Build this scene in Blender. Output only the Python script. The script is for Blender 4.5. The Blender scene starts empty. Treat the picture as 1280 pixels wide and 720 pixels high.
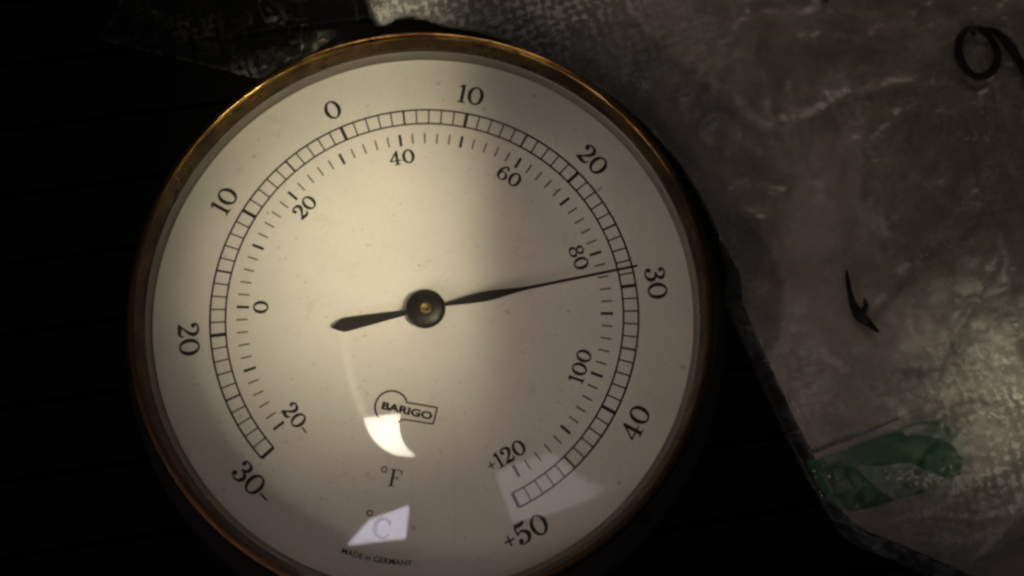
import bpy, bmesh, math, random
import numpy as np
from mathutils import Vector, Matrix, noise
random.seed(7)
C = bpy.context.scene.collection
MM = 0.001
ZD = 14.0                     # height of the dial face above the table, mm

# ------------------------------------------------------------------ camera, world, lamps, exposure
sc = bpy.context.scene
W2C = Matrix(((0.9980206381495716, -0.04891503407855981, 0.03952373044912405),
              (0.039563518769834605, 0.9769008594524315, 0.20999866376634294),
              (-0.0488828580390982, -0.2080193025711651, 0.976902470028475)))
CAM = Vector((5.869220007944131, -32.4861661012771, 167.9267244460776 + ZD))   # mm
cam = bpy.data.objects.new('camera', bpy.data.cameras.new('camera'))
C.objects.link(cam)
cam.matrix_world = Matrix.Translation(CAM * MM) @ W2C.transposed().to_4x4()
cam.data.sensor_width = 36.0
cam.data.lens = 36.0 * 1300 / 1280
cam.data.clip_start = 0.01
cam.data.clip_end = 20
cam.data.dof.use_dof = True
cam.data.dof.focus_distance = 0.168
cam.data.dof.aperture_fstop = 18
sc.camera = cam
sc.cycles.use_denoising = True
sc.cycles.filter_width = 2.7
sc.cycles.transparent_max_bounces = 24
sc.cycles.max_bounces = 10

w = bpy.data.worlds.new('World')
sc.world = w
w.use_nodes = True
w.node_tree.nodes['Background'].inputs[0].default_value = (1.0, 0.80, 0.68, 1)
w.node_tree.nodes['Background'].inputs[1].default_value = 0.022
sc.view_settings.view_transform = 'Standard'
sc.view_settings.look = 'None'
sc.view_settings.exposure = 0
sc.view_settings.gamma = 1


class NT:
    """small helper to write node maths"""
    def __init__(s, tree):
        s.t = tree

    def n(s, kind, **kw):
        nd = s.t.nodes.new(kind)
        for k, v in kw.items():
            setattr(nd, k, v)
        return nd

    def put(s, sock, v):
        if hasattr(v, 'is_linked'):
            s.t.links.new(v, sock)
        else:
            sock.default_value = v

    def m(s, op, a, b=0.0, c=0.0, clamp=False):
        nd = s.n('ShaderNodeMath', operation=op)
        nd.use_clamp = clamp
        s.put(nd.inputs[0], a)
        s.put(nd.inputs[1], b)
        if len(nd.inputs) > 2:
            s.put(nd.inputs[2], c)
        return nd.outputs[0]

    def step(s, x, a, b):
        """smooth step of x: 0 at a, 1 at b"""
        nd = s.n('ShaderNodeMapRange', interpolation_type='SMOOTHSTEP')
        s.put(nd.inputs[0], x)
        nd.inputs[1].default_value, nd.inputs[2].default_value = (a, b) if a < b else (b, a)
        nd.inputs[3].default_value, nd.inputs[4].default_value = (0, 1) if a < b else (1, 0)
        return nd.outputs[0]

    def mix(s, f, a, b):
        nd = s.n('ShaderNodeMix', data_type='RGBA')
        s.put(nd.inputs[0], f)
        s.put(nd.inputs[6], a)
        s.put(nd.inputs[7], b)
        return nd.outputs[2]

    def noise(s, co, scale, detail=3.0, rough=0.5, dist=0.0):
        nd = s.n('ShaderNodeTexNoise')
        s.put(nd.inputs['Vector'], co)
        nd.inputs['Scale'].default_value = scale
        nd.inputs['Detail'].default_value = detail
        nd.inputs['Roughness'].default_value = rough
        nd.inputs['Distortion'].default_value = dist
        return nd.outputs[0]

    def bump(s, h, strength, dist=0.0002):
        nd = s.n('ShaderNodeBump')
        nd.inputs['Strength'].default_value = strength
        nd.inputs['Distance'].default_value = dist
        s.put(nd.inputs['Height'], h)
        return nd.outputs[0]


def area_lamp(name, x, y, z, sx, sy, power, color, spread=180.0, aim=None):
    d = bpy.data.lights.new(name, 'AREA')
    d.shape = 'RECTANGLE'
    d.size, d.size_y = sx * MM, sy * MM
    d.energy = power
    d.color = color
    d.spread = math.radians(spread)
    o = bpy.data.objects.new(name, d)
    C.objects.link(o)
    o.location = (x * MM, y * MM, z * MM)
    if aim:
        v = Vector(aim) * MM - o.location
        o.rotation_euler = v.to_track_quat('-Z', 'Y').to_euler()
    return o


def shaped(o, fn):
    """give a lamp a shaped opening: fn(NT, x_mm, y_mm) -> 0..1"""
    d = o.data
    d.use_nodes = True
    nt = NT(d.node_tree)
    em = next(n for n in d.node_tree.nodes if n.type == 'EMISSION')
    g = nt.n('ShaderNodeNewGeometry')
    sp = nt.n('ShaderNodeSeparateXYZ')
    nt.t.links.new(g.outputs['Position'], sp.inputs[0])
    x = nt.m('MULTIPLY', sp.outputs[0], 1000.0)
    y = nt.m('MULTIPLY', sp.outputs[1], 1000.0)
    nt.t.links.new(fn(nt, x, y), em.inputs['Strength'])


def halfplanes(nt, x, y, poly, soft=1.5):
    """inside of a convex counter-clockwise polygon, mm"""
    out = None
    for (x0, y0), (x1, y1) in zip(poly, poly[1:] + poly[:1]):
        L = math.hypot(x1 - x0, y1 - y0)
        nx, ny = -(y1 - y0) / L, (x1 - x0) / L
        d = nt.m('ADD', nt.m('MULTIPLY', x, nx), nt.m('MULTIPLY_ADD', y, ny, -(nx * x0 + ny * y0)))
        s_ = nt.step(d, -soft, soft)
        out = s_ if out is None else nt.m('MULTIPLY', out, s_)
    return out


def dist(nt, x, y, cx, cy):
    a = nt.m('POWER', nt.m('ABSOLUTE', nt.m('SUBTRACT', x, cx)), 2.0)
    b = nt.m('POWER', nt.m('ABSOLUTE', nt.m('SUBTRACT', y, cy)), 2.0)
    return nt.m('SQRT', nt.m('ADD', a, b))


HL = 400 + ZD
# added lamps for fill and rim gleam, too low for the dome to mirror
area_lamp('added_light', -430, -430, 430, 55, 55, 0.13, (1.0, 0.78, 0.66), aim=(20, 0, 0))
area_lamp('added_light', 40, 800, 468, 640, 80, 0.95, (1.0, 0.82, 0.62), aim=(40, 0, 0))


def parallel(name, cx, cy, slope, size, power, color, spread):
    """a lamp whose narrow beam falls along (slope_x, slope_y, 1) onto (cx, cy) on the dial"""
    h = 400.0
    return area_lamp(name, cx + slope[0] * h, cy + slope[1] * h, h + ZD, size, size, power, color, spread, aim=(cx, cy, ZD))


def footprint(o, slope, fn):
    """shape the opening of a beam lamp by where its rays land on the plane of the dial"""
    d = o.data
    d.use_nodes = True
    nt = NT(d.node_tree)
    em = next(n for n in d.node_tree.nodes if n.type == 'EMISSION')
    g = nt.n('ShaderNodeNewGeometry')
    sp = nt.n('ShaderNodeSeparateXYZ')
    nt.t.links.new(g.outputs['Position'], sp.inputs[0])
    h = nt.m('MULTIPLY_ADD', sp.outputs[2], 1000.0, -ZD)
    x = nt.m('MULTIPLY_ADD', sp.outputs[0], 1000.0, nt.m('MULTIPLY', h, -slope[0]))
    y = nt.m('MULTIPLY_ADD', sp.outputs[1], 1000.0, nt.m('MULTIPLY', h, -slope[1]))
    nt.t.links.new(fn(nt, x, y), em.inputs['Strength'])


# added lamp with a masked opening, casts the warm pool on the dial's left
BS = (0.35, -0.24)
beam = parallel('added_beam', -16, 24, BS, 140, 0.0775, (1.0, 0.89, 0.61), 1.5)


def beam_mask(nt, x, y):
    right = nt.m('MULTIPLY', nt.step(x, 14.5, 5), nt.m('MULTIPLY_ADD', nt.step(x, 8, -9), 0.27, 0.73))
    dy = nt.m('SUBTRACT', y, 10)
    dn = nt.m('MINIMUM', dy, 0.0)
    up = nt.m('MINIMUM', nt.m('MULTIPLY', nt.m('MAXIMUM', dy, 0.0), 0.7), 21.0)
    e = nt.m('ADD', dn, up)
    dx = nt.m('SUBTRACT', x, -8)
    r = nt.m('SQRT', nt.m('ADD', nt.m('MULTIPLY', dx, dx), nt.m('MULTIPLY', e, e)))
    body = nt.step(r, 42.5, 2)
    return nt.m('MULTIPLY', right, body)


footprint(beam, BS, beam_mask)
# added weaker lamps, low from the left and front, filling around that pool
for SS in ((-1.0, -0.9), (-0.8, -1.25), (-1.35, -0.55), (-1.3, -1.1)):
    spill = parallel('added_fill', 10, 4, SS, 150, 0.0122, (1.0, 0.81, 0.70), 6.0)
    footprint(spill, SS, lambda nt, x, y: nt.step(dist(nt, x, y, 10, 4), 56, 4))

# the lamp itself, seen mirrored in the glass as a bright crescent
lamp = area_lamp('crescent_lamp', -61, -81, HL, 90, 76, 0.0062, (1.0, 0.93, 0.80), spread=26, aim=(-4, -21, ZD + 7))


def crescent(nt, x, y):
    a = nt.step(dist(nt, x, y, -35, -51), 58.2, 57.2)
    b = nt.step(dist(nt, x, y, -5, -71), 44.8, 45.8)
    c = nt.step(nt.m('MULTIPLY_ADD', x, -0.07, y), -52.5, -53.7)
    return nt.m('MULTIPLY', nt.m('MULTIPLY', a, b), c)


shaped(lamp, crescent)
# bright rim of its shade (the faint streak above the crescent)
rim = area_lamp('lamp_rim', -100, 0, HL, 52, 150, 0.05, (1.0, 0.9, 0.7))


def rim_mask(nt, x, y):
    d_ = dist(nt, x, y, 200, 62)
    a = nt.m('MULTIPLY', nt.step(d_, 323, 316), nt.step(d_, 305, 316))
    return nt.m('MULTIPLY', nt.m('MULTIPLY', a, nt.step(y, 66, -40)), nt.step(y, -66, -57))


shaped(rim, rim_mask)
# pale panes of a window, mirrored lower on the glass
pane = area_lamp('window_light', -86, -198, HL, 100, 66, 0.115, (0.86, 0.82, 1.0))
shaped(pane, lambda nt, x, y: halfplanes(nt, x, y, [(-129, -225), (-49.5, -215.5), (-43, -170.5), (-94, -188.5)], 0.9))
pane2 = area_lamp('window_light', 148, -156, HL, 190, 110, 0.07, (0.9, 0.84, 0.95))
shaped(pane2, lambda nt, x, y: nt.m('MULTIPLY', nt.m('MAXIMUM',
       halfplanes(nt, x, y, [(65, -134), (88, -201), (143, -198), (174, -142), (140, -111)], 3.0),
       halfplanes(nt, x, y, [(134, -198), (206, -182), (226, -163), (182, -150), (153, -138)], 5.0)),
       nt.m('MULTIPLY', nt.step(x, 300, 150), 0.9)))
# added narrow lamp that brightens a patch of the bag at the right
glow = area_lamp('added_bag_lamp', 190, 60, 430, 50, 50, 0.0030, (1.0, 0.95, 0.62), spread=3.5, aim=(99, -17, 6))
shaped(glow, lambda nt, x, y: nt.step(dist(nt, x, y, 190, 60), 24, 2))


# ------------------------------------------------------------------ helpers
def pix(u, v, h):
    """point of the place seen at photo pixel (u, v), h mm above the table"""
    d = W2C.transposed() @ Vector(((u - 640) / 1300, -(v - 360) / 1300, -1))
    s = (h - CAM.z) / d.z
    p = CAM + d * s
    return np.array((p.x, p.y))


def mesh(name, verts, faces, mat=None, parent=None, smooth=True, uv=None):
    me = bpy.data.meshes.new(name)
    me.from_pydata([tuple(float(c) * MM for c in v) for v in verts], [], faces)
    me.validate()
    if smooth:
        me.polygons.foreach_set('use_smooth', [True] * len(me.polygons))
    o = bpy.data.objects.new(name, me)
    C.objects.link(o)
    if mat:
        me.materials.append(mat)
    if parent:
        o.parent = parent
    return o


def lathe(name, prof, mat, parent, n=160, close=False, sharp=None):
    V, F = [], []
    k = len(prof)
    for i in range(n):
        a = 2 * math.pi * i / n
        for r, z in prof:
            V.append((r * math.cos(a), r * math.sin(a), z))
    for i in range(n):
        j = (i + 1) % n
        for q in range(k if close else k - 1):
            q2 = (q + 1) % k
            F.append((i * k + q, j * k + q, j * k + q2, i * k + q2))
    o = mesh(name, V, F, mat, parent)
    return o


def tag(o, label=None, cat=None, group=None, kind=None):
    if label: o['label'] = label
    if cat: o['category'] = cat
    if group: o['group'] = group
    if kind: o['kind'] = kind
    return o


def material(name):
    m = bpy.data.materials.new(name)
    m.use_nodes = True
    t = m.node_tree
    b = t.nodes['Principled BSDF']
    nt = NT(t)
    co = nt.n('ShaderNodeTexCoord').outputs['Object']
    return m, nt, b, co


# ------------------------------------------------------------------ materials
def mat_table():
    m, nt, b, co = material('black_wood')
    mp = nt.n('ShaderNodeMapping')
    mp.inputs['Scale'].default_value = (0.05, 1, 1)
    nt.put(mp.inputs[0], co)
    g = nt.noise(mp.outputs[0], 900, 4)
    nt.put(b.inputs['Base Color'], nt.mix(g, (0.0004, 0.0004, 0.0003, 1), (0.002, 0.0017, 0.0014, 1)))
    b.inputs['Roughness'].default_value = 0.55
    b.inputs['Specular IOR Level'].default_value = 0.05
    nt.put(b.inputs['Normal'], nt.bump(g, 0.3))
    return m


def mat_brass(name, dark, gloss=1.0):
    m, nt, b, co = material(name)
    n1 = nt.noise(co, 140, 5, 0.6)
    n2 = nt.noise(co, 700, 4, 0.6)
    tarn = nt.m('MAXIMUM', nt.m('MULTIPLY', nt.step(n1, 0.44, 0.58), 0.85), nt.step(nt.noise(co, 420, 3, 0.6), 0.60, 0.68))
    nt.put(b.inputs['Base Color'], nt.mix(tarn, (0.40 * dark, 0.24 * dark, 0.075 * dark, 1), (0.12 * dark, 0.062 * dark, 0.03 * dark, 1)))
    b.inputs['Metallic'].default_value = 1.0
    nt.put(b.inputs['Roughness'], nt.m('MULTIPLY_ADD', n1, 0.35 * gloss, 0.14 * gloss))
    nt.put(b.inputs['Normal'], nt.bump(nt.m('ADD', n2, nt.m('MULTIPLY', n1, 1.5)), 0.4, 0.00012))
    return m


def mat_plain(name, col, rough, metal=0.0, spec=0.5):
    m, nt, b, co = material(name)
    n1 = nt.noise(co, 600, 4, 0.6)
    c0 = tuple(c * 0.85 for c in col) + (1,)
    c1 = tuple(min(1, c * 1.12) for c in col) + (1,)
    nt.put(b.inputs['Base Color'], nt.mix(n1, c0, c1))
    b.inputs['Roughness'].default_value = rough
    b.inputs['Metallic'].default_value = metal
    b.inputs['Specular IOR Level'].default_value = spec
    return m


def mat_dial():
    m, nt, b, co = material('silvered_dial')
    big = nt.noise(co, 75, 6, 0.65)
    fine = nt.noise(co, 2600, 3, 0.6)
    speck = nt.noise(co, 420, 2, 0.5)
    smudge = nt.noise(co, 210, 3, 0.6, 0.8)
    c = nt.mix(big, (0.56, 0.54, 0.505, 1), (0.69, 0.665, 0.62, 1))
    c = nt.mix(nt.m('MULTIPLY', nt.step(smudge, 0.60, 0.76), 0.32), c, (0.40, 0.37, 0.31, 1))
    c = nt.mix(nt.m('MULTIPLY', nt.step(speck, 0.71, 0.77), 0.5), c, (0.22, 0.2, 0.17, 1))
    c = nt.mix(nt.m('MULTIPLY', nt.step(fine, 0.3, 0.75), 0.2), c, (0.45, 0.43, 0.4, 1))
    c = nt.mix(nt.m('MULTIPLY', nt.step(nt.noise(co, 1100, 2, 0.5), 0.67, 0.75), 0.35), c, (0.25, 0.22, 0.18, 1))
    br = nt.n('ShaderNodeMapping')
    br.inputs['Rotation'].default_value = (0, 0, 1.2)
    br.inputs['Scale'].default_value = (1, 0.06, 1)
    nt.put(br.inputs[0], co)
    c = nt.mix(nt.m('MULTIPLY', nt.step(nt.noise(br.outputs[0], 500, 3, 0.6), 0.55, 0.8), 0.16), c, (0.42, 0.39, 0.34, 1))
    nt.put(b.inputs['Base Color'], c)
    b.inputs['Roughness'].default_value = 0.5
    b.inputs['Specular IOR Level'].default_value = 0.3
    return m


def mat_glass():
    m, nt, b, co = material('glass')
    t = m.node_tree
    t.nodes.remove(b)
    out = next(n for n in t.nodes if n.type == 'OUTPUT_MATERIAL')
    lw = nt.n('ShaderNodeLayerWeight')
    lw.inputs[0].default_value = 0.5
    f = nt.m('POWER', lw.outputs['Facing'], 5.0)
    f = nt.m('MULTIPLY_ADD', f, 0.96, 0.042)
    tr = nt.n('ShaderNodeBsdfTransparent')
    tr.inputs[0].default_value = (0.985, 0.985, 0.975, 1)
    gl = nt.n('ShaderNodeBsdfGlossy')
    gl.inputs['Roughness'].default_value = 0.0
    mx = nt.n('ShaderNodeMixShader')
    nt.put(mx.inputs[0], f)
    t.links.new(tr.outputs[0], mx.inputs[1])
    t.links.new(gl.outputs[0], mx.inputs[2])
    t.links.new(mx.outputs[0], out.inputs[0])
    return m


def mat_film(name, base, tint, haze, frost_amount, sheen=0.05):
    """clear wrinkled plastic film with frost and condensation ('frost' attribute says where)"""
    m, nt, b, co = material(name)
    t = m.node_tree
    out = next(n for n in t.nodes if n.type == 'OUTPUT_MATERIAL')
    at = nt.n('ShaderNodeAttribute', attribute_name='frost').outputs['Fac']
    wm = nt.n('ShaderNodeMapping')
    wm.inputs['Rotation'].default_value = (0, 0, -0.2)
    nt.put(wm.inputs[0], co)
    ws = nt.n('ShaderNodeSeparateXYZ')
    nt.put(ws.inputs[0], wm.outputs[0])
    wx = nt.m('SINE', nt.m('MULTIPLY_ADD', nt.noise(co, 170, 2), 9.0, nt.m('MULTIPLY', ws.outputs[0], 3500.0)))
    wy = nt.m('SINE', nt.m('MULTIPLY_ADD', nt.noise(co, 150, 2), -9.0, nt.m('MULTIPLY', ws.outputs[1], 3900.0)))
    weave = nt.m('MULTIPLY', nt.m('ADD', wx, wy), 0.055)
    blob = nt.step(nt.m('ADD', nt.noise(co, 700, 3, 0.6, 0.4), weave), 0.46, 0.60)
    mist = nt.step(nt.noise(co, 120, 5, 0.6, 0.5), 0.38, 0.72)
    fine = nt.noise(co, 2400, 3, 0.65)
    crease = nt.m('ABSOLUTE', nt.m('SUBTRACT', nt.noise(co, 55, 3, 0.5, 1.4), 0.5))
    crease = nt.step(crease, 0.011, 0.0)
    cr2 = nt.step(nt.m('ABSOLUTE', nt.m('SUBTRACT', nt.noise(co, 95, 2, 0.5, 2.5), 0.52)), 0.012, 0.0)
    crease = nt.m('MULTIPLY', nt.m('MAXIMUM', crease, nt.m('MULTIPLY', cr2, 0.7)), nt.step(nt.noise(co, 60, 2, 0.5), 0.46, 0.66))
    fr = nt.m('MULTIPLY', at, nt.m('MULTIPLY_ADD', blob, 0.85, 0.06))
    al = nt.m('MULTIPLY', fr, frost_amount)
    patchy = nt.step(nt.noise(co, 85, 8, 0.68, 0.3), 0.50, 0.60)
    streak = None
    for ang_, sc_ in ((0.35, 300), (1.45, 260), (2.2, 420)):
        mp = nt.n('ShaderNodeMapping')
        mp.inputs['Rotation'].default_value = (0, 0, ang_)
        mp.inputs['Scale'].default_value = (1, 0.09, 1)
        nt.put(mp.inputs[0], co)
        k_ = nt.m('MULTIPLY', nt.step(nt.noise(mp.outputs[0], sc_, 3, 0.6, 0.6), 0.60, 0.72), nt.step(nt.noise(co, 40 + 9 * ang_, 2, 0.5), 0.48, 0.62))
        streak = k_ if streak is None else nt.m('MAXIMUM', streak, k_)
    pale = nt.m('MULTIPLY_ADD', mist, haze * 0.7, haze * 0.25)
    pale = nt.m('ADD', pale, nt.m('MULTIPLY', patchy, haze * 0.5))
    pale = nt.m('ADD', pale, nt.m('MULTIPLY', streak, haze * 1.7))
    grit = nt.step(nt.noise(co, 1500, 4, 0.7), 0.35, 0.75)
    al = nt.m('ADD', al, nt.m('MULTIPLY', pale, nt.m('MULTIPLY_ADD', grit, 1.0, 0.5)))
    ca = nt.n('ShaderNodeAttribute', attribute_name='crease').outputs['Fac']
    al = nt.m('ADD', al, nt.m('MULTIPLY', ca, nt.m('MULTIPLY_ADD', grit, 0.3, 0.03)))
    al = nt.m('MULTIPLY', nt.m('ADD', al, nt.m('MULTIPLY', crease, 0.28), clamp=True), nt.n('ShaderNodeAttribute', attribute_name='haze').outputs['Fac'])
    nt.put(b.inputs['Base Color'], nt.mix(fr, base + (1,), (0.74, 0.73, 0.68, 1)))
    nt.put(b.inputs['Roughness'], nt.m('MULTIPLY_ADD', mist, 0.2, 0.24))
    h = nt.m('ADD', nt.m('MULTIPLY', blob, nt.m('MULTIPLY', at, 0.8)), nt.m('MULTIPLY', fine, nt.m('MULTIPLY_ADD', at, 0.9, 0.25)))
    h = nt.m('ADD', h, nt.m('MULTIPLY', nt.noise(co, 330, 3, 0.6, 1.0), 0.8))
    h = nt.m('ADD', h, nt.m('MULTIPLY', crease, 0.7))
    wob = nt.n('ShaderNodeTexNoise')
    nt.put(wob.inputs['Vector'], co)
    wob.inputs['Scale'].default_value = 130
    vm = nt.n('ShaderNodeVectorMath', operation='MULTIPLY_ADD')
    nt.put(vm.inputs[0], wob.outputs['Color'])
    vm.inputs[1].default_value = (0.008, 0.008, 0.008)
    nt.put(vm.inputs[2], co)
    vo = nt.n('ShaderNodeTexVoronoi', feature='DISTANCE_TO_EDGE')
    nt.put(vo.inputs['Vector'], vm.outputs[0])
    vo.inputs['Scale'].default_value = 150
    crk = nt.m('MULTIPLY', nt.m('MINIMUM', vo.outputs['Distance'], 0.35), 5.0)
    h = nt.m('ADD', h, nt.m('MULTIPLY', crk, nt.m('MULTIPLY_ADD', mist, 0.8, 0.25)))
    nt.put(b.inputs['Normal'], nt.bump(h, 0.55, 0.0002))
    tr = nt.n('ShaderNodeBsdfTransparent')
    tr.inputs[0].default_value = tint + (1,)
    gl = nt.n('ShaderNodeBsdfGlossy')
    gl.inputs['Roughness'].default_value = 0.26
    nt.put(gl.inputs['Normal'], nt.bump(h, 0.7, 0.0002))
    lw = nt.n('ShaderNodeLayerWeight')
    lw.inputs[0].default_value = 0.5
    f = nt.m('MULTIPLY_ADD', nt.m('POWER', lw.outputs['Facing'], 5.0), 0.9 * sheen / 0.05, sheen)
    m1 = nt.n('ShaderNodeMixShader')
    nt.put(m1.inputs[0], f)
    t.links.new(tr.outputs[0], m1.inputs[1])
    t.links.new(gl.outputs[0], m1.inputs[2])
    m2 = nt.n('ShaderNodeMixShader')
    nt.put(m2.inputs[0], al)
    t.links.new(m1.outputs[0], m2.inputs[1])
    t.links.new(b.outputs[0], m2.inputs[2])
    t.links.new(m2.outputs[0], out.inputs[0])
    return m


def mat_food():
    m, nt, b, co = material('frozen_food')
    a = nt.noise(co, 45, 5, 0.6, 0.6)
    d = nt.noise(co, 260, 5, 0.65, 0.8)
    c = nt.mix(nt.step(a, 0.40, 0.62), (0.15, 0.138, 0.128, 1), (0.27, 0.236, 0.222, 1))
    c = nt.mix(nt.m('MULTIPLY', nt.step(d, 0.45, 0.75), 0.5), c, (0.36, 0.345, 0.325, 1))
    nt.put(b.inputs['Base Color'], c)
    b.inputs['Roughness'].default_value = 0.6
    nt.put(b.inputs['Normal'], nt.bump(nt.noise(co, 700, 5, 0.7), 0.8, 0.0004))
    return m


M_table = mat_table()
M_bezel = mat_brass('brass', 0.27)
M_edge = mat_brass('painted_gleam_brass', 0.75, 0.5)
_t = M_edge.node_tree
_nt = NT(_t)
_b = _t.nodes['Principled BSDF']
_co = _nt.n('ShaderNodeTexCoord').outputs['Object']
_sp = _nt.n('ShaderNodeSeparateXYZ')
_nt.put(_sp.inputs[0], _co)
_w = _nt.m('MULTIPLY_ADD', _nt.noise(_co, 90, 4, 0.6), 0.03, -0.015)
_gleam = _nt.step(_nt.m('ADD', _sp.outputs[1], _w), 0.014, 0.034)  # painted gleam: brass bright on the far side of the rim, darkened elsewhere
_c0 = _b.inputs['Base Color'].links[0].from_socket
_nt.put(_b.inputs['Base Color'], _nt.mix(_gleam, (0.055, 0.031, 0.016, 1), _c0))
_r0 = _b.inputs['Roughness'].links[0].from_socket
_nt.put(_b.inputs['Roughness'], _nt.m('MULTIPLY_ADD', _nt.m('SUBTRACT', 1.0, _gleam), 0.3, _r0))
M_case = mat_plain('tarnished_case', (0.006, 0.005, 0.004), 0.7, 0.0, 0.2)
M_gasket = mat_plain('grey_ring', (0.22, 0.20, 0.17), 0.5, 0.3)
M_dial = mat_dial()
M_ink = mat_plain('print_ink', (0.020, 0.014, 0.010), 0.6, 0, 0.2)
M_ink2 = mat_plain('thin_print_ink', (0.085, 0.066, 0.045), 0.6, 0, 0.2)
M_hand = mat_plain('black_hand', (0.012, 0.009, 0.008), 0.42, 0, 0.35)
M_pin = mat_plain('brass_pin', (0.2, 0.15, 0.06), 0.45, 1.0)
M_hole = mat_plain('hole_dark', (0.004, 0.003, 0.003), 0.8, 0, 0.1)
M_glass = mat_glass()
M_film = mat_film('clear_film', (0.50, 0.48, 0.45), (0.92, 0.92, 0.91), 0.11, 0.85)
M_dark_film = mat_film('dark_film', (0.05, 0.05, 0.048), (0.7, 0.72, 0.7), 0.003, 0.15, 0.012)
M_food = mat_food()
M_flap = mat_film('frost_highlight_fold', (0.5, 0.5, 0.46), (0.9, 0.92, 0.9), 0.30, 0.25)
M_green = mat_plain('green_plastic', (0.002, 0.072, 0.008), 0.5, 0, 0.15)
M_marker = mat_plain('marker_ink', (0.006, 0.005, 0.006), 0.5, 0, 0.3)
M_drop = mat_plain('water', (0.50, 0.50, 0.47), 0.16, 0, 1.0)

# ------------------------------------------------------------------ the table: dark slats side by side
table = bpy.data.objects.new('table', None)
C.objects.link(table)
tag(table, 'black slatted wooden table top under everything', kind='structure')
table.rotation_euler = (0, 0, math.radians(6))
PIT, GAP, LEN = 12.6, 0.9, 700.0


def slat_mesh():
    hw, t, bv = (PIT - GAP) / 2, 6.0, 0.5
    prof = [(-hw, -t), (-hw, -bv), (-hw + 0.15, -0.15), (-hw + bv, 0), (hw - bv, 0), (hw - 0.15, -0.15), (hw, -bv), (hw, -t)]
    V = [(x, y, z) for x in (-LEN / 2, LEN / 2) for y, z in prof]
    k = len(prof)
    F = [(i, (i + 1) % k, k + (i + 1) % k, k + i) for i in range(k)]
    F += [tuple(range(k))[::-1], tuple(range(k, 2 * k))]
    return V, F


sV, sF = slat_mesh()
s0 = None
for i in range(-24, 25):
    if s0 is None:
        s0 = mesh('slat', sV, sF, M_table, table, smooth=False)
        o = s0
    else:
        o = s0.copy()
        C.objects.link(o)
    o.location = (random.uniform(-10, 10) * MM, (i * PIT + 3.0) * MM, -random.uniform(0.02, 0.5) * MM)
mesh('table_underside', [(-350, -320, -6.6), (350, -320, -6.6), (350, 320, -6.6), (-350, 320, -6.6)], [(0, 1, 2, 3)], M_table, table)

# ------------------------------------------------------------------ the thermometer
th = bpy.data.objects.new('thermometer', None)
C.objects.link(th)
tag(th, 'round brass dial thermometer with black hand under domed glass on black table', 'thermometer')


def up(prof):
    return [(r, z + ZD) for r, z in prof]


case = lathe('case', up([(46.4, -1.0), (46.5, -8.6), (46.9, -10.2), (47.8, -10.9), (49.5, -11.05), (51.5, -11.2), (52.0, -11.4), (52.3, -11.9),
                         (52.3, -13.3), (52.0, -13.8), (51.5, -13.98), (44.0, -13.98), (44.0, -1.0)]), M_case, th, close=True)
bez = lathe('bezel', up([(44.75, 2.25), (44.95, 3.2), (45.1, 4.6), (45.22, 5.4), (45.4, 5.95), (45.7, 6.25), (46.0, 6.22), (46.4, 5.9), (46.75, 5.2),
                         (46.95, 4.2), (47.05, 2.5), (47.1, 0.5), (47.12, -3.2), (46.95, -3.6), (46.5, -3.7), (46.3, -3.5), (46.3, 1.5), (45.6, 2.25)]),
            M_bezel, th, n=200, close=True)
lathe('crest_edge', up([(45.3, 5.9), (45.36, 6.18), (45.5, 6.33), (45.66, 6.36), (46.2, 6.2), (46.42, 6.05), (46.55, 5.85), (46.5, 5.7), (45.3, 5.7)]), M_edge, th, n=200, close=True)
lathe('gasket_ring', up([(44.15, 0.0), (44.35, 0.5), (44.4, 1.1), (44.6, 1.5), (44.7, 2.2), (46.2, 2.2), (46.2, 0.0)]), M_gasket, th, close=True)
hc = pix(811, 652, ZD - 11.2)
ha = math.atan2(hc[1], hc[0])
for k in range(3):
    a = ha + k * 2 * math.pi / 3
    cx, cy = 50.0 * math.cos(a), 50.0 * math.sin(a)
    V = [(cx + rr * math.cos(t_ * math.pi / 10), cy + rr * math.sin(t_ * math.pi / 10), z_ + ZD) for rr, z_ in ((1.1, -11.08), (0.95, -11.02), (0.75, -11.06)) for t_ in range(20)]
    F = [(q * 20 + t_, q * 20 + (t_ + 1) % 20, q * 20 + 20 + (t_ + 1) % 20, q * 20 + 20 + t_) for q in range(2) for t_ in range(20)]
    F.append(tuple(range(40, 60)))
    mesh('screw_hole', V, F, M_hole, case)

# dial face
nseg = 160
dV = [(0, 0, ZD)] + [(rr * math.cos(2 * math.pi * i / nseg), rr * math.sin(2 * math.pi * i / nseg), ZD) for rr in (22, 44.6) for i in range(nseg)]
dF = [(0, 1 + i, 1 + (i + 1) % nseg) for i in range(nseg)] + [(1 + i, 1 + nseg + i, 1 + nseg + (i + 1) % nseg, 1 + (i + 1) % nseg) for i in range(nseg)]
dial = mesh('dial', dV, dF, M_dial, th, smooth=False)

PZ = ZD + 0.03               # printed marks lie a hair above the face


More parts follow.
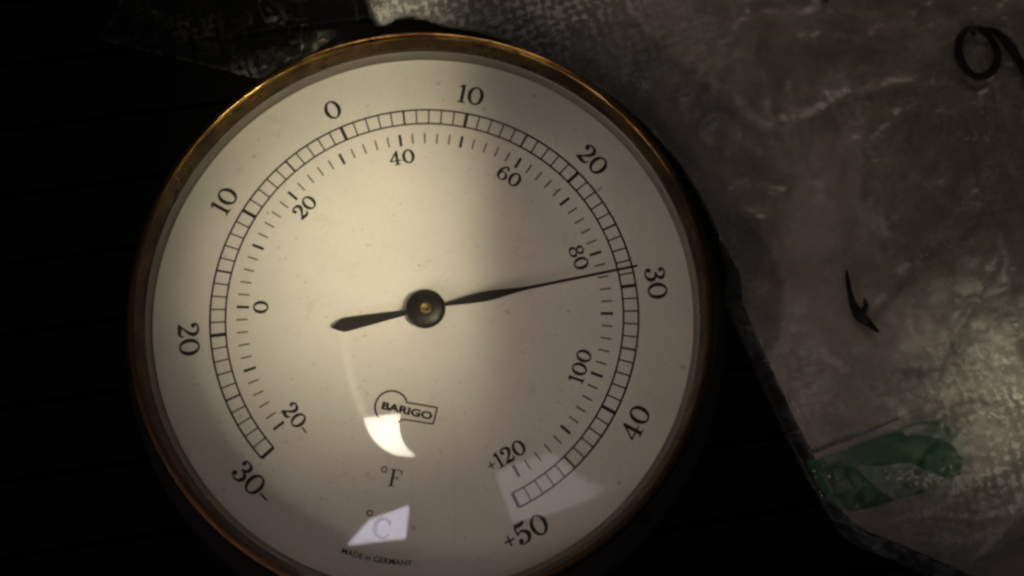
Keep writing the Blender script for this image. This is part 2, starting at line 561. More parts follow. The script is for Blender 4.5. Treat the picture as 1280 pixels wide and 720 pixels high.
class Ink:
    """collects flat printed shapes; each shape a few microns above the last"""
    def __init__(s):
        s.V, s.F, s.k = [], [], 0

    def z(s):
        s.k += 1
        return PZ + 0.002 * (s.k % 9)

    def poly(s, pts):
        z, b = s.z(), len(s.V)
        s.V += [(p[0], p[1], z) for p in pts]
        s.F.append(tuple(range(b, b + len(pts))))

    def ring(s, pts_o, pts_i, closed=True):
        z, b, n = s.z(), len(s.V), len(pts_o)
        s.V += [(p[0], p[1], z) for p in pts_o] + [(p[0], p[1], z) for p in pts_i]
        for i in range(n if closed else n - 1):
            j = (i + 1) % n
            s.F.append((b + i, b + j, b + n + j, b + n + i))

    def bar(s, p, q, w_):
        p, q = np.array(p), np.array(q)
        d = (q - p) / np.hypot(*(q - p))
        n = np.array((-d[1], d[0])) * w_ / 2
        s.poly([p - n, q - n, q + n, p + n])

    def build(s, name, parent, mat=None):
        return mesh(name, s.V, s.F, mat or M_ink, parent, smooth=False)


TH0, DEL = 112.555, 3.5923       # angle of 0 C, degrees of arc per 1 C


def ang(c):
    return math.radians(TH0 - DEL * c)


def P(r, a):
    return (r * math.cos(a), r * math.sin(a))


ck = Ink()
arc = [ang(-30) + (ang(50) - ang(-30)) * i / 240 for i in range(241)]
for r, w_ in ((35.0, 0.32), (32.52, 0.30)):
    ck.ring([P(r + w_ / 2, a) for a in arc], [P(r - w_ / 2, a) for a in arc], closed=False)
for c in range(-30, 51):
    wd = 0.58 if c % 10 == 0 else 0.36 if c % 5 == 0 else 0.24
    ck.bar(P(32.5, ang(c)), P(35.0, ang(c)), wd)
ck.build('celsius_scale', dial)
fk, fm = Ink(), Ink()
for fdeg in range(-20, 121, 2):
    a = ang((fdeg - 32) / 1.8)
    if fdeg % 10 == 0:
        fk.bar(P(28.75, a), P(30.8, a), 0.46)
    else:
        fm.bar(P(28.95, a), P(30.75, a), 0.25)
fk.build('fahrenheit_scale', dial)
fm.build('fahrenheit_tick', dial, M_ink2)


def smooth_path(pts, n=7):
    out = []
    P_ = [np.array(p, float) for p in pts]
    for i in range(len(P_) - 1):
        p0, p1, p2, p3 = P_[max(i - 1, 0)], P_[i], P_[i + 1], P_[min(i + 2, len(P_) - 1)]
        for k in range(n):
            t = k / n
            out.append(0.5 * (2 * p1 + (p2 - p0) * t + (2 * p0 - 5 * p1 + 4 * p2 - p3) * t * t + (3 * p1 - p0 - 3 * p2 + p3) * t ** 3))
    out.append(P_[-1])
    return out


BOLD = [0.025]


def ribbon(pts, n=7):
    S = smooth_path(pts, n)
    L, R = [], []
    for i, p in enumerate(S):
        d = S[min(i + 1, len(S) - 1)][:2] - S[max(i - 1, 0)][:2]
        d = d / (np.hypot(*d) + 1e-9)
        nn = np.array((-d[1], d[0])) * (max(p[2], 0.01) + BOLD[0]) / 2
        L.append(p[:2] + nn)
        R.append(p[:2] - nn)
    return L, R


def ell(cx, cy, rx, ry, n=28):
    return [(cx + rx * math.cos(2 * math.pi * i / n), cy + ry * math.sin(2 * math.pi * i / n)) for i in range(n)]


GL = {   # width, strokes (x, y, pen width), balls, rings, polygons; all in units of the figure height
    '0': (0.86, [], [], [((0.43, 0.5, 0.42, 0.50), (0.43, 0.5, 0.235, 0.42))], []),
    '1': (0.44, [[(0.02, 0.83, 0.05), (0.12, 0.90, 0.07), (0.24, 0.965, 0.08)]], [], [],
          [[(0.14, 0.03), (0.315, 0.03), (0.315, 1.0), (0.25, 1.0), (0.14, 0.93)], [(0.02, 0), (0.44, 0), (0.44, 0.05), (0.32, 0.085), (0.135, 0.085), (0.02, 0.05)]]),
    '2': (0.74, [[(0.07, 0.74, 0.06), (0.12, 0.90, 0.07), (0.32, 0.975, 0.07), (0.53, 0.9, 0.14), (0.60, 0.72, 0.18), (0.50, 0.5, 0.13), (0.3, 0.28, 0.07), (0.07, 0.05, 0.05)],
                 [(0.05, 0.06, 0.09), (0.24, 0.095, 0.16), (0.45, 0.07, 0.15), (0.61, 0.10, 0.09), (0.70, 0.27, 0.03)]], [(0.16, 0.74, 0.115)], [], []),
    '3': (0.76, [[(0.07, 0.82, 0.05), (0.16, 0.94, 0.06), (0.34, 0.975, 0.06), (0.54, 0.88, 0.14), (0.57, 0.74, 0.16), (0.48, 0.6, 0.1), (0.26, 0.545, 0.05)],
                 [(0.26, 0.535, 0.05), (0.5, 0.5, 0.1), (0.63, 0.36, 0.17), (0.62, 0.2, 0.18), (0.5, 0.06, 0.1), (0.3, 0.02, 0.06), (0.12, 0.09, 0.05), (0.06, 0.2, 0.06)]],
          [(0.16, 0.80, 0.105), (0.16, 0.21, 0.115)], [], []),
    '4': (0.82, [[(0.53, 0.97, 0.06), (0.3, 0.63, 0.06), (0.06, 0.32, 0.06)]], [], [],
          [[(0.42, 0.03), (0.60, 0.03), (0.60, 1.0), (0.50, 1.0), (0.42, 0.9)], [(0.02, 0.26), (0.80, 0.26), (0.80, 0.34), (0.02, 0.34)], [(0.30, 0), (0.72, 0), (0.72, 0.06), (0.30, 0.06)]]),
    '5': (0.76, [[(0.12, 0.93, 0.14), (0.34, 0.9, 0.17), (0.52, 0.93, 0.14), (0.64, 1.0, 0.05)], [(0.13, 0.93, 0.06), (0.11, 0.5, 0.05)],
                 [(0.10, 0.5, 0.05), (0.3, 0.61, 0.07), (0.52, 0.53, 0.14), (0.62, 0.33, 0.19), (0.53, 0.12, 0.13), (0.32, 0.02, 0.06), (0.12, 0.07, 0.05), (0.06, 0.18, 0.06)]],
          [(0.16, 0.2, 0.115)], [], []),
    '6': (0.80, [[(0.12, 0.3, 0.16), (0.14, 0.6, 0.15), (0.30, 0.9, 0.08), (0.5, 0.98, 0.06), (0.62, 0.9, 0.05)]], [(0.58, 0.84, 0.09)],
          [((0.40, 0.31, 0.37, 0.31), (0.40, 0.31, 0.2, 0.25))], []),
    '8': (0.80, [], [], [((0.40, 0.27, 0.38, 0.27), (0.40, 0.27, 0.22, 0.205)), ((0.40, 0.75, 0.32, 0.25), (0.40, 0.75, 0.17, 0.19))], []),
    '+': (0.62, [], [], [], [[(0.06, 0.41), (0.56, 0.41), (0.56, 0.5), (0.06, 0.5)], [(0.265, 0.2), (0.355, 0.2), (0.355, 0.71), (0.265, 0.71)]]),
    '-': (0.5, [], [], [], [[(0.02, 0.36), (0.48, 0.36), (0.48, 0.46), (0.02, 0.46)]]),
    'F': (0.72, [], [], [], [[(0.13, 0.03), (0.29, 0.03), (0.29, 0.97), (0.13, 0.97)], [(0.02, 0), (0.42, 0), (0.42, 0.05), (0.02, 0.05)],
                             [(0.02, 0.94), (0.70, 0.94), (0.70, 1.0), (0.02, 1.0)], [(0.64, 0.72), (0.69, 0.72), (0.71, 1.0), (0.62, 1.0)],
                             [(0.28, 0.49), (0.52, 0.49), (0.52, 0.54), (0.28, 0.54)], [(0.48, 0.38), (0.53, 0.38), (0.53, 0.66), (0.48, 0.66)]]),
    'C': (0.9, [[(0.82, 0.72, 0.05), (0.72, 0.9, 0.05), (0.48, 0.98, 0.06), (0.2, 0.82, 0.13), (0.1, 0.5, 0.16), (0.2, 0.18, 0.13), (0.48, 0.02, 0.06), (0.72, 0.09, 0.05), (0.84, 0.26, 0.05)]],
          [], [], [[(0.80, 0.66), (0.85, 0.66), (0.85, 0.99), (0.80, 0.99)]]),
}


def glyph(ink, ch, H, x0, T):
    wd, strokes, balls, rings, polys = GL[ch]
    f = lambda p: T(x0 + p[0] * H, (p[1] - 0.5) * H)
    for s in strokes:
        L, R = ribbon(s)
        ink.ring([f(p) for p in L], [f(p) for p in R], closed=False)
    for bx, by, br in balls:
        ink.poly([f(p) for p in ell(bx, by, br, br, 16)])
    for o_, i_ in rings:
        e_ = BOLD[0] * 0.5
        ink.ring([f(p) for p in ell(*o_)], [f(p) for p in ell(i_[0], i_[1], i_[2] - e_, i_[3] - e_)])
    for pl in polys:
        ink.poly([f(p) for p in pl])


def numeral(text, H, r, a_deg, inward, mid=None, squeeze=1.0, gap=0.03):
    """figures centred on angle a_deg (the middle of 'mid' when given), tops outward or inward"""
    a = math.radians(a_deg)
    upv = np.array((math.cos(a), math.sin(a))) * (-1 if inward else 1)
    rt = np.array((upv[1], -upv[0]))
    c = np.array(P(r, a))
    T = lambda x, y: c + rt * x * squeeze + upv * y
    xs, x = [], 0.0
    for ch in text:
        xs.append(x)
        x += (GL[ch][0] + gap) * H
    x -= gap * H
    if mid:
        i = text.index(mid[0])
        j = i + len(mid) - 1
        off = -(xs[i] + xs[j] + GL[text[j]][0] * H) / 2
    else:
        off = -x / 2
    ink = Ink()
    for ch, x_ in zip(text, xs):
        glyph(ink, ch, H, x_ + off, T)
    return ink.build('numeral', dial)


def cdeg(c):
    return math.degrees(ang(c))


HO, HI = 3.35, 2.55
numeral('30-', HO, 38.45, -138.1, True, '30')
numeral('20', HO, 38.45, -175.4, True)
numeral('10', HO, 38.45, 148.5, False)
numeral('0', HO, 38.45, 112.6, False)
numeral('10', HO, 38.45, 76.6, False)
numeral('20', HO, 38.4, 40.6, False)
numeral('30', HO, 38.45, 4.7, False)
numeral('40', HO, 38.6, -30.8, True)
numeral('+50', HO, 38.8, -66.6, True, '50')
BOLD[0] = 0.06
numeral('20-', HI, 26.85, -143.1, True, '20')
numeral('0', HI, 26.9, 176.3, False)
numeral('20', HI, 26.9, 136.7, False)
numeral('40', HI, 26.8, 96.9, False)
numeral('60', HI, 26.95, 56.8, False)
numeral('80', HI, 26.9, 17.4, False)
numeral('100', HI, 26.8, -22.3, True)
numeral('+120', HI, 26.85, -61.9, True, '120')

# unit letters, emblem and line of small lettering, upright about the axis of the dial
AX = math.radians(-103.4)
E2 = -np.array((math.cos(AX), math.sin(AX)))
E1 = np.array((E2[1], -E2[0]))


def letter(ch, H, c, deg_c, deg_r):
    ink = Ink()
    c = np.array(c)
    glyph(ink, ch, H, -GL[ch][0] * H / 2, lambda x, y: c + E1 * x + E2 * y)
    ink.ring(ell(*deg_c, deg_r + 0.1, deg_r + 0.1, 20), ell(*deg_c, deg_r - 0.11, deg_r - 0.11, 20))
    ink.build('unit_letter', dial)


letter('F', 2.75, (-5.75, -26.75), (-7.42, -25.3), 0.42)
letter('C', 3.1, (-8.0, -34.35), (-9.85, -31.95), 0.42)


def text_mesh(s, bold=0.0):
    cu = bpy.data.curves.new('lettering', 'FONT')
    cu.body = s
    cu.size = 1.0
    cu.offset = bold
    cu.resolution_u = 4
    o = bpy.data.objects.new('lettering_source', cu)
    C.objects.link(o)
    bpy.context.view_layer.update()
    me = bpy.data.meshes.new_from_object(o.evaluated_get(bpy.context.evaluated_depsgraph_get()))
    V = [np.array(v.co[:2]) for v in me.vertices]
    F = [tuple(p.vertices) for p in me.polygons]
    bpy.data.objects.remove(o)
    bpy.data.curves.remove(cu)
    bpy.data.meshes.remove(me)
    return np.array(V), F


ek = Ink()
cc = pix(489.3, 509, ZD)
R_ = 2.62
ga = math.atan2(-E2[0] * 0 + E1[1], E1[0])
arcs = [ga + math.radians(33) + math.radians(360 - 33 - 38) * i / 60 for i in range(61)]
ek.ring([cc + np.array(P(R_ + 0.15, a)) for a in arcs], [cc + np.array(P(R_ - 0.15, a)) for a in arcs], closed=False)
tl, tr_, br_, bl = [pix(u, v, ZD) for u, v in ((507, 502.8), (546.5, 509.5), (541.5, 530), (503, 524))]
ek.bar(tl, tr_, 0.28)
ek.bar(tr_, br_, 0.28)
ek.bar(br_, bl, 0.24)
V, F = text_mesh('BARIGO', 0.045)
x0, x1, y0, y1 = V[:, 0].min(), V[:, 0].max(), V[:, 1].min(), V[:, 1].max()
pa, pb = pix(477.5, 506.5, ZD), pix(540.5, 520.5, ZD)
Wd = np.hypot(*(pb - pa))
d1 = (pb - pa) / Wd
d2 = np.array((-d1[1], d1[0]))
b0 = len(ek.V)
for v in V:
    q = pa + d1 * (v[0] - x0) / (x1 - x0) * Wd + d2 * ((v[1] - y0) / (y1 - y0) - 0.5) * 1.28
    ek.V.append((q[0], q[1], PZ + 0.022))
ek.F += [tuple(b0 + i for i in f) for f in F]
ek.build('emblem', dial)

mk = Ink()
V, F = text_mesh('MADE in GERMANY', 0.02)
x0, x1, y1 = V[:, 0].min(), V[:, 0].max(), V[:, 1].max()
for v in V:
    a = math.radians(-110.9 + (v[0] - x0) / (x1 - x0) * 16.1)
    mk.V.append((*P(40.45 - v[1] / y1 * 0.86, a), PZ))
mk.F += F
mk.build('small_lettering', dial)

# pointer
HZ = ZD + 2.0
na = math.atan2(5.78, 35.07)
nd = np.array((math.cos(na), math.sin(na)))
nn = np.array((-nd[1], nd[0]))


def slab(name, outline, z0, z1, mat, parent):
    n = len(outline)
    V = [(p[0], p[1], z1) for p in outline] + [(p[0], p[1], z0) for p in outline]
    F = [tuple(range(n)), tuple(range(2 * n - 1, n - 1, -1))] + [(i, n + i, n + (i + 1) % n, (i + 1) % n) for i in range(n)]
    return mesh(name, V, F, mat, parent, smooth=False)


side = [(-15.4, 0.02), (-14.6, 0.55), (-13.5, 1.12), (-12.7, 1.08), (-8, 0.75), (-3.0, 0.36), (-2.5, 0.36), (2.5, 0.24), (3.4, 0.25), (5.0, 0.42),
        (7.2, 0.66), (9.5, 0.80), (11.2, 0.78), (13.2, 0.58), (15.2, 0.36), (17.2, 0.24), (20, 0.22), (35.5, 0.19)]
ol = [nd * x + nn * y for x, y in side] + [nd * x - nn * y for x, y in reversed(side)]
hand = slab('pointer', ol, HZ - 0.12, HZ + 0.12, M_hand, th)
lathe('hub', [(0, HZ + 0.75), (1.1, HZ + 0.75), (2.5, HZ + 0.62), (3.05, HZ + 0.35), (3.22, HZ), (3.1, HZ - 0.3), (2.0, HZ - 0.5), (0.9, HZ - 0.6), (0.9, ZD + 0.05), (0, ZD + 0.05)], M_hand, hand, n=64)
lathe('pivot_pin', [(0, HZ + 0.88), (0.5, HZ + 0.88), (0.62, HZ + 1.05), (0.82, HZ + 1.02), (0.9, HZ + 0.9), (0.9, HZ + 0.7)], M_pin, hand, n=40)

# domed glass, two real surfaces
def cap(r_edge, z_edge, apex, inner):
    s = apex - z_edge
    Rs = (r_edge ** 2 + s * s) / (2 * s)
    return [(r_edge * k / 24, ZD + apex - Rs + math.sqrt(Rs * Rs - (r_edge * k / 24) ** 2)) for k in range(25)]


outer = cap(44.68, 2.6, 8.3, False)
inn = cap(44.68, 1.5, 7.1, True)
inn = [(r, z) for r, z in inn]
gV, gF = [], []
for prof in (outer, inn):
    b, k, n = len(gV), len(prof) - 1, 200
    gV.append((0, 0, prof[0][1]))
    gV += [(r * math.cos(2 * math.pi * q / n), r * math.sin(2 * math.pi * q / n), z) for q in range(n) for r, z in prof[1:]]
    for q in range(n):
        p0, p1 = b + 1 + q * k, b + 1 + ((q + 1) % n) * k
        gF.append((b, p0, p1))
        gF += [(p0 + i_, p0 + i_ + 1, p1 + i_ + 1, p1 + i_) for i_ in range(k - 1)]
mesh('glass_cover', gV, gF, M_glass, th)



# ------------------------------------------------------------------ sheets: crumpled films as height fields
def seg_dist(X, poly):
    """signed distance of points (n,2) to a closed outline, inside positive, and nearest points"""
    best = np.full(len(X), 1e9)
    near = np.zeros_like(X)
    ins = np.zeros(len(X), bool)
    n = len(poly)
    for i in range(n):
        a, b = poly[i], poly[(i + 1) % n]
        ab = b - a
        t = np.clip(((X - a) @ ab) / (ab @ ab), 0, 1)
        q = a + t[:, None] * ab
        d = np.hypot(*(X - q).T)
        k = d < best
        best[k] = d[k]
        near[k] = q[k]
        cond = ((a[1] > X[:, 1]) != (b[1] > X[:, 1]))
        xi = a[0] + (X[:, 1] - a[1]) * (b[0] - a[0]) / (b[1] - a[1] + 1e-12)
        ins ^= cond & (X[:, 0] < xi)
    return np.where(ins, best, -best), near


def sheet(poly, zf, stepmm, inset=0.0):
    poly = np.array(poly, float)
    lo, hi = poly.min(0) - stepmm, poly.max(0) + stepmm
    nx, ny = (np.ceil((hi - lo) / stepmm).astype(int) + 1)
    gx, gy = np.meshgrid(lo[0] + np.arange(nx) * stepmm, lo[1] + np.arange(ny) * stepmm)
    X = np.c_[gx.ravel(), gy.ravel()]
    d, near = seg_dist(X, poly)
    ins_ = inset(X) if callable(inset) else np.full(len(X), float(inset))
    inside = d > ins_
    idx = np.arange(nx * ny).reshape(ny, nx)
    quads = np.stack([idx[:-1, :-1], idx[:-1, 1:], idx[1:, 1:], idx[1:, :-1]], -1).reshape(-1, 4)
    quads = quads[inside[quads].any(1)]
    mv = ~inside
    dirn = (X - near) / (np.abs(d)[:, None] + 1e-9) * np.where(d >= 0, 1, -1)[:, None]
    X[mv] = near[mv] + dirn[mv] * ins_[mv][:, None]
    used = np.unique(quads)
    remap = -np.ones(len(X), int)
    remap[used] = np.arange(len(used))
    X = X[used]
    dd = np.maximum(np.where(mv, ins_, d), 0)[used]
    Z = zf(X, dd)
    return np.c_[X, Z], [tuple(int(i) for i in q) for q in remap[quads]], X


def fbm(X, scale, seed, octaves=3, ridged=False):
    out = np.empty(len(X))
    for i, (x, y) in enumerate(X):
        v, amp, s = 0.0, 1.0, scale
        for o in range(octaves):
            q = noise.noise((x / s + seed, y / s - seed, seed * 1.7))
            v += amp * (1 - 2 * abs(q) if ridged else q)
            amp *= 0.5
            s *= 0.5
        out[i] = v
    return out


def add_frost(o, vals, haze=None):
    b = o.data.attributes.new('haze', 'FLOAT', 'POINT')
    b.data.foreach_set('value', (np.ones(len(vals)) if haze is None else haze).astype(np.float32))
    a = o.data.attributes.new('frost', 'FLOAT', 'POINT')
    a.data.foreach_set('value', np.clip(vals, 0, 1).astype(np.float32))


BAG_PX = [(445, -50), (457, 0), (463, 22), (470, 31), (482, 30), (496, 22), (512, 21), (530, 24), (548, 30), (575, 36), (602, 41), (630, 50)]
bag_outline = [pix(u, v, 1.0) for u, v in BAG_PX]
bag_outline += [np.array(P(54.6, math.radians(a))) for a in range(68, 4, -4)]
bag_outline += [pix(u, v, 1.0) for u, v in [(906, 378), (920, 408), (935, 441), (955, 487), (975, 530), (1005, 590), (1025, 626), (1042, 655), (1058, 673), (1078, 686), (1115, 700), (1150, 715), (1210, 742)]]
bag_outline += [np.array(p) for p in [(112, -56), (135, -58), (137, 20), (136, 78), (60, 82), (-13, 80)]]
bag_outline = np.array(bag_outline)


def bag_base(X, d):
    t = np.clip((X[:, 1] - 2) / 14, 0, 1)
    body = 1 - np.exp(-np.maximum(d - 3.0 + 2.6 * t * t * (3 - 2 * t), 0) / 9.0)
    tilt = np.clip((X[:, 0] - 40) / 80, 0, 1) * 2.0
    return 0.35 + (7.0 + tilt) * body


CREASE_PX = [[(905, 60), (893, 105), (880, 160)], [(985, 108), (990, 150), (1001, 216)], [(962, 130), (966, 165), (977, 207)], [(1030, 122), (1052, 160), (1072, 206)],
             [(998, 54), (1050, 50), (1096, 62)], [(884, 140), (908, 146), (934, 172)], [(912, 345), (950, 400), (1000, 478)], [(1032, 432), (1070, 470), (1112, 522)],
             [(690, 62), (735, 84), (790, 108), (850, 116), (884, 84), (938, 22)], [(1215, 140), (1228, 122), (1240, 100)], [(1055, 180), (1095, 176), (1120, 150)],
             [(1110, 660), (1165, 642), (1230, 650), (1290, 640)], [(1090, 690), (1150, 672), (1210, 682)], [(840, 190), (880, 215), (930, 222), (980, 240)], [(1010, 225), (1040, 260), (1050, 300)],
             [(1140, 230), (1180, 262), (1240, 270)], [(930, 262), (965, 300), (985, 352)], [(1085, 255), (1110, 300), (1120, 350)], [(1160, 400), (1200, 380), (1262, 392)]]
CREASES = []
for line in CREASE_PX:
    q = [pix(u, v, 6.5) for u, v in line]
    for a_, b_ in zip(q[:-1], q[1:]):
        CREASES.append((a_, b_))


def crease_at(X):
    best = np.full(len(X), 1e9)
    jig = 0.5 * np.sin(X[:, 0] * 1.3 + 2 * np.sin(X[:, 1] * 0.9)) + 0.35 * np.sin(X[:, 1] * 2.1)
    Q = X + np.c_[jig, -jig] * 0.5
    for a_, b_ in CREASES:
        ab = b_ - a_
        t = np.clip(((Q - a_) @ ab) / (ab @ ab), 0, 1)
        best = np.minimum(best, np.hypot(*(Q - a_ - t[:, None] * ab).T))
    return np.exp(-(best / 0.42) ** 2) + 0.35 * np.exp(-(best / 1.6) ** 2)


def bag_z(X, d):
    amp = np.clip(d / 7.0, 0.06, 1)
    z = bag_base(X, d)
    z = z + amp * (0.9 * fbm(X, 26, 3.1, 2) + 0.55 * fbm(X, 15, 8.3, 3, True) - 0.4 + 0.16 * fbm(X, 3.2, 5.5, 2)
                   + 0.7 * np.clip(fbm(X, 19, 12.9, 1, True), 0, 1) ** 6 + 0.42 * crease_at(X))
    return np.maximum(z, 0.12)


def on_bag(X):
    X = np.atleast_2d(np.array(X, float))
    d, _ = seg_dist(X, bag_outline)
    return bag_z(X, np.maximum(d, 0))


def bag_pix(u, v, off=0.0):
    p = pix(u, v, 5.0)
    for _ in range(5):
        p = pix(u, v, float(on_bag(p)[0]) + off)
    return p


V, F, X = sheet(bag_outline, bag_z, 0.5)
bag = mesh('plastic_bag', V, F, M_film)
tag(bag, 'clear frosted zip bag with green closure strip and black marker writing', 'plastic bag')
g = lambda cx, cy, sx, sy: np.exp(-((X[:, 0] - cx) / sx) ** 2 - ((X[:, 1] - cy) / sy) ** 2)
dB, _ = seg_dist(X, bag_outline)
fa = pix(600, 20, 4)
fb = pix(1260, 500, 6)
fc = pix(1240, 595, 6)
fz = pix(1112, 578, 6)
frost = 1.3 * g(fa[0], fa[1], 25, 15) + 0.55 * g(fb[0], fb[1], 17, 13) + 0.5 * g(fc[0], fc[1], 9, 6) + 0.22 * np.clip(fbm(X, 14, 9.7, 2) + 0.1, 0, 1)
lowt = np.clip((X[:, 1] - 2) / 14, 0, 1)
hz = np.clip((dB - 1.0) / 3.2, 0, 1)
hz = (1 - 0.9 * np.clip(1.6 * g(fz[0], fz[1], 12, 6), 0, 1)) * np.maximum(0.07 + 0.93 * hz * hz, lowt * np.clip(0.3 + dB / 1.5, 0, 1))
add_frost(bag, frost * np.clip(dB / 1.2, 0.25, 1), hz)
cr_ = bag.data.attributes.new('crease', 'FLOAT', 'POINT')
cr_.data.foreach_set('value', np.clip(crease_at(X) - 0.25, 0, 1).astype(np.float32))


def food_inset(X):
    t = np.clip((X[:, 1] - 2) / 14, 0, 1)
    return 3.2 - 2.5 * t * t * (3 - 2 * t)


def food_z(X, d):
    e = food_inset(X)
    amp = np.clip((d - e) / 5, 0, 1)
    z = bag_z(X, d) - 0.42 * crease_at(X) - 0.5 - amp * (0.5 + 0.5 * np.clip(fbm(X, 7, 2.2, 3), -0.6, 0.8))
    return np.maximum(np.where(d < e + 0.1, 0.12, z), 0.08)


V, F, X2 = sheet(bag_outline, food_z, 0.8, inset=food_inset)
food = mesh('bag_contents', V, F, M_food)
tag(food, 'greyish pink frosted contents filling the clear zip bag', 'bag contents')


def patch(name, px, off, mat, parent, stepmm=0.5, frost_fn=None):
    poly = np.array([bag_pix(u, v, off) for u, v in px])
    V_, F_, X_ = sheet(poly, lambda Q, d: on_bag(Q) + off + 0.12 * np.minimum(d, 1.0), stepmm)
    o = mesh(name, V_, F_, mat, parent)
    if frost_fn is not None:
        add_frost(o, frost_fn(X_))
    return o


patch('zip_strip', [(1008, 578), (1045, 566), (1095, 548), (1150, 526), (1178, 528), (1200, 545), (1205, 575), (1198, 600), (1165, 612), (1125, 624), (1092, 634), (1058, 640), (1042, 632), (1022, 606)], -0.22, M_green, bag)
def low_drape(z0, px, width, mat, name):
    return drape(name, px, [width * (1 - 0.75 * k / (len(px) - 1)) for k in range(len(px))], z0, mat, bag, 0.03)


patch('frost_highlight_flap', [(1058, 577), (1085, 583), (1110, 581), (1138, 578), (1162, 590), (1186, 599), (1206, 592), (1216, 600), (1210, 618), (1172, 618), (1146, 612), (1128, 626), (1112, 622), (1094, 608), (1078, 592)], 0.62, M_flap, bag,
      frost_fn=lambda Q: 0.55 + 0.3 * fbm(Q, 5, 1.3, 2))
patch('frost_highlight_flap', [(1132, 546), (1128, 536), (1150, 530), (1182, 530), (1206, 545), (1212, 566), (1202, 572), (1190, 556), (1172, 547), (1150, 543)], 0.62, M_flap, bag,
      frost_fn=lambda Q: 0.3 + 0.3 * fbm(Q, 4, 2.3, 2))  # this second flap is a painted crescent highlight over the green strip


def drape(name, pts, widths, off, mat, parent, th_=0.06):
    """flat line laid over the bag; pts in photo pixels, widths in mm"""
    S = smooth_path([(*bag_pix(u, v, off), w_) for (u, v), w_ in zip(pts, widths)], 8)
    L, R = [], []
    for i, p in enumerate(S):
        d = S[min(i + 1, len(S) - 1)][:2] - S[max(i - 1, 0)][:2]
        d = d / (np.hypot(*d) + 1e-9)
        n_ = np.array((-d[1], d[0])) * p[2] / 2
        L.append(p[:2] + n_)
        R.append(p[:2] - n_)
    m_ = [(a + b) / 2 for a, b in zip(L, R)]
    n = len(S)
    V_ = []
    for k, row in enumerate((L, m_, R)):
        z = on_bag(np.array(row)) + off + (th_ if k == 1 else 0)
        V_ += [(q[0], q[1], zz) for q, zz in zip(row, z)]
    F_ = [(k * n + i, k * n + i + 1, (k + 1) * n + i + 1, (k + 1) * n + i) for k in range(2) for i in range(n - 1)]
    return mesh(name, V_, F_, mat, parent)


M_track = mat_plain('dark_track', (0.045, 0.052, 0.042), 0.5, 0, 0.2)
low_drape(-0.15, [(1012, 566), (1040, 556), (1080, 541), (1120, 524), (1160, 506)], 0.9, M_track, 'zip_track')
drape('marker_writing', [(1218, 44), (1212, 36), (1203, 42), (1198, 56), (1200, 72), (1209, 88), (1222, 96), (1236, 92), (1245, 80), (1247, 66), (1240, 50), (1230, 39), (1218, 34), (1210, 35)],
      [1.0, 1.1, 1.3, 1.5, 1.6, 1.5, 1.35, 1.4, 1.5, 1.5, 1.4, 1.3, 1.2, 0.9], 0.25, M_marker, bag)
drape('marker_writing', [(1232, 36), (1244, 40), (1255, 49), (1266, 63), (1276, 80), (1288, 100), (1298, 120)], [0.8, 1.2, 1.6, 1.8, 1.7, 1.6, 1.5], 0.30, M_marker, bag)
drape('marker_writing', [(1024, -22), (1029, -8), (1034, 3)], [0.9, 1.0, 0.8], 0.25, M_marker, bag)
drape('marker_smear', [(1058, 338), (1060, 352), (1063, 368), (1067, 382), (1074, 394), (1086, 404), (1099, 415)], [0.4, 0.9, 1.0, 1.5, 2.0, 1.5, 0.6], 0.25, M_marker, bag)
drape('marker_smear', [(1080, 372), (1082, 382), (1078, 390), (1071, 394)], [0.4, 0.9, 1.1, 0.9], 0.28, M_marker, bag)
# welded side seam: two raised lines along the lower left edge
for pts in ([(909, 372), (936, 436), (958, 487), (978, 530), (1007, 588), (1027, 624), (1044, 652)], [(928, 372), (955, 430), (980, 480), (1002, 522), (1025, 562), (1052, 605), (1072, 642)]):
    drape('side_seam', pts, [0.22] * len(pts), 0.08, M_film, bag, 0.18)

# condensation drops on the bag: too small to pick apart
dv, df = [], []
def drop(c, r):
    z = float(on_bag(c)[0]) + 0.1
    b = len(dv)
    rows = ((0.35, 1.0), (0.72, 0.72), (0.95, 0.3), (1.0, -0.3))
    for rr, hh in rows:
        for k in range(8):
            a = k * math.pi / 4
            dv.append((c[0] + r * rr * math.cos(a), c[1] + r * rr * math.sin(a), z + r * 0.75 * hh))
    dv.append((c[0], c[1], z + r * 0.82))
    for q in range(3):
        for k in range(8):
            df.append((b + q * 8 + (k + 1) % 8, b + q * 8 + k, b + q * 8 + 8 + k, b + q * 8 + 8 + (k + 1) % 8))
    for k in range(8):
        df.append((b + 32, b + k, b + (k + 1) % 8))


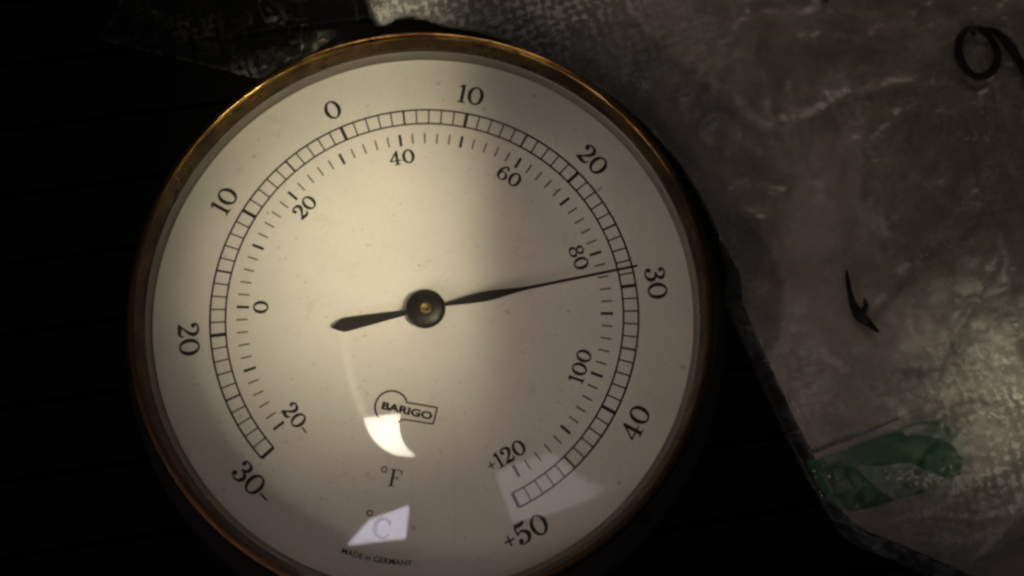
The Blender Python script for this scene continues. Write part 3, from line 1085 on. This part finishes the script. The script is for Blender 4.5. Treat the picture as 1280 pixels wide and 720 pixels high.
spots = [((1122, 595), 22, 10, 14, 0.30), ((1240, 480), 45, 45, 34, 0.22), ((1205, 600), 40, 14, 22, 0.24), ((1190, 440), 40, 30, 22, 0.18), ((1100, 300), 60, 30, 26, 0.16), ((1240, 350), 35, 25, 26, 0.18),
         ((480, 14), 18, 12, 26, 0.2), ((520, 20), 36, 9, 60, 0.16), ((580, 22), 60, 14, 170, 0.17), ((650, 30), 56, 24, 120, 0.16), ((475, 14), 16, 10, 90, 0.2), ((800, 100), 60, 16, 40, 0.15), ((870, 60), 70, 50, 60, 0.13), ((1185, 330), 50, 40, 60, 0.13), ((1230, 450), 45, 40, 60, 0.14), ((790, 90), 40, 20, 12, 0.18), ((1025, 610), 12, 22, 9, 0.22), ((1150, 598), 16, 8, 16, 0.42)]
for (cu_, cv_), su, sv, n_, r_ in spots:
    for _ in range(n_):
        u_, v_ = random.gauss(cu_, su * 0.6), random.gauss(cv_, sv * 0.6)
        q = bag_pix(u_, v_, 0.4)
        if seg_dist(np.array([q]), bag_outline)[0][0] > 0.8:
            drop(q, r_ * random.uniform(0.45, 1.15))
dr = mesh('water_droplets', dv, df, M_drop, bag)
dr['kind'] = 'stuff'

# dark film lying flat at the upper left
fo = np.array([pix(u, v, 0.6) for u, v in [(160, -40), (150, 0), (140, 25), (124, 44), (118, 48), (150, 55), (190, 65), (228, 74), (268, 84), (300, 93), (322, 97)]] +
              [np.array(P(54.4, math.radians(a))) for a in (116, 112, 108, 104)] + [pix(u, v, 0.6) for u, v in [(449, 27), (440, -40)]])


def film_z(X, d):
    a = np.clip(d / 5, 0.08, 1)
    return np.maximum(0.25 + a * (0.9 + 0.5 * fbm(X, 16, 4.4, 3, True) + 0.12 * fbm(X, 4, 6.1, 2)), 0.12)


V, F, X = sheet(fo, film_z, 0.6)
sf = mesh('plastic_wrapper', V, F, M_dark_film)
tag(sf, 'dark thin plastic film lying crumpled on the black table above left of the thermometer', 'plastic film')
f1, f2, f3 = pix(240, 38, 1), pix(308, 86, 1), pix(175, 8, 1)
dF_, _ = seg_dist(X, fo)
g = lambda c, sx, sy: np.exp(-((X[:, 0] - c[0]) / sx) ** 2 - ((X[:, 1] - c[1]) / sy) ** 2)
add_frost(sf, 0.55 * g(f1, 7, 3.5) + 1.1 * g(f2, 3.0, 1.8) + 0.35 * g(f3, 4, 3) + 0.5 * np.exp(-dF_ / 0.5))
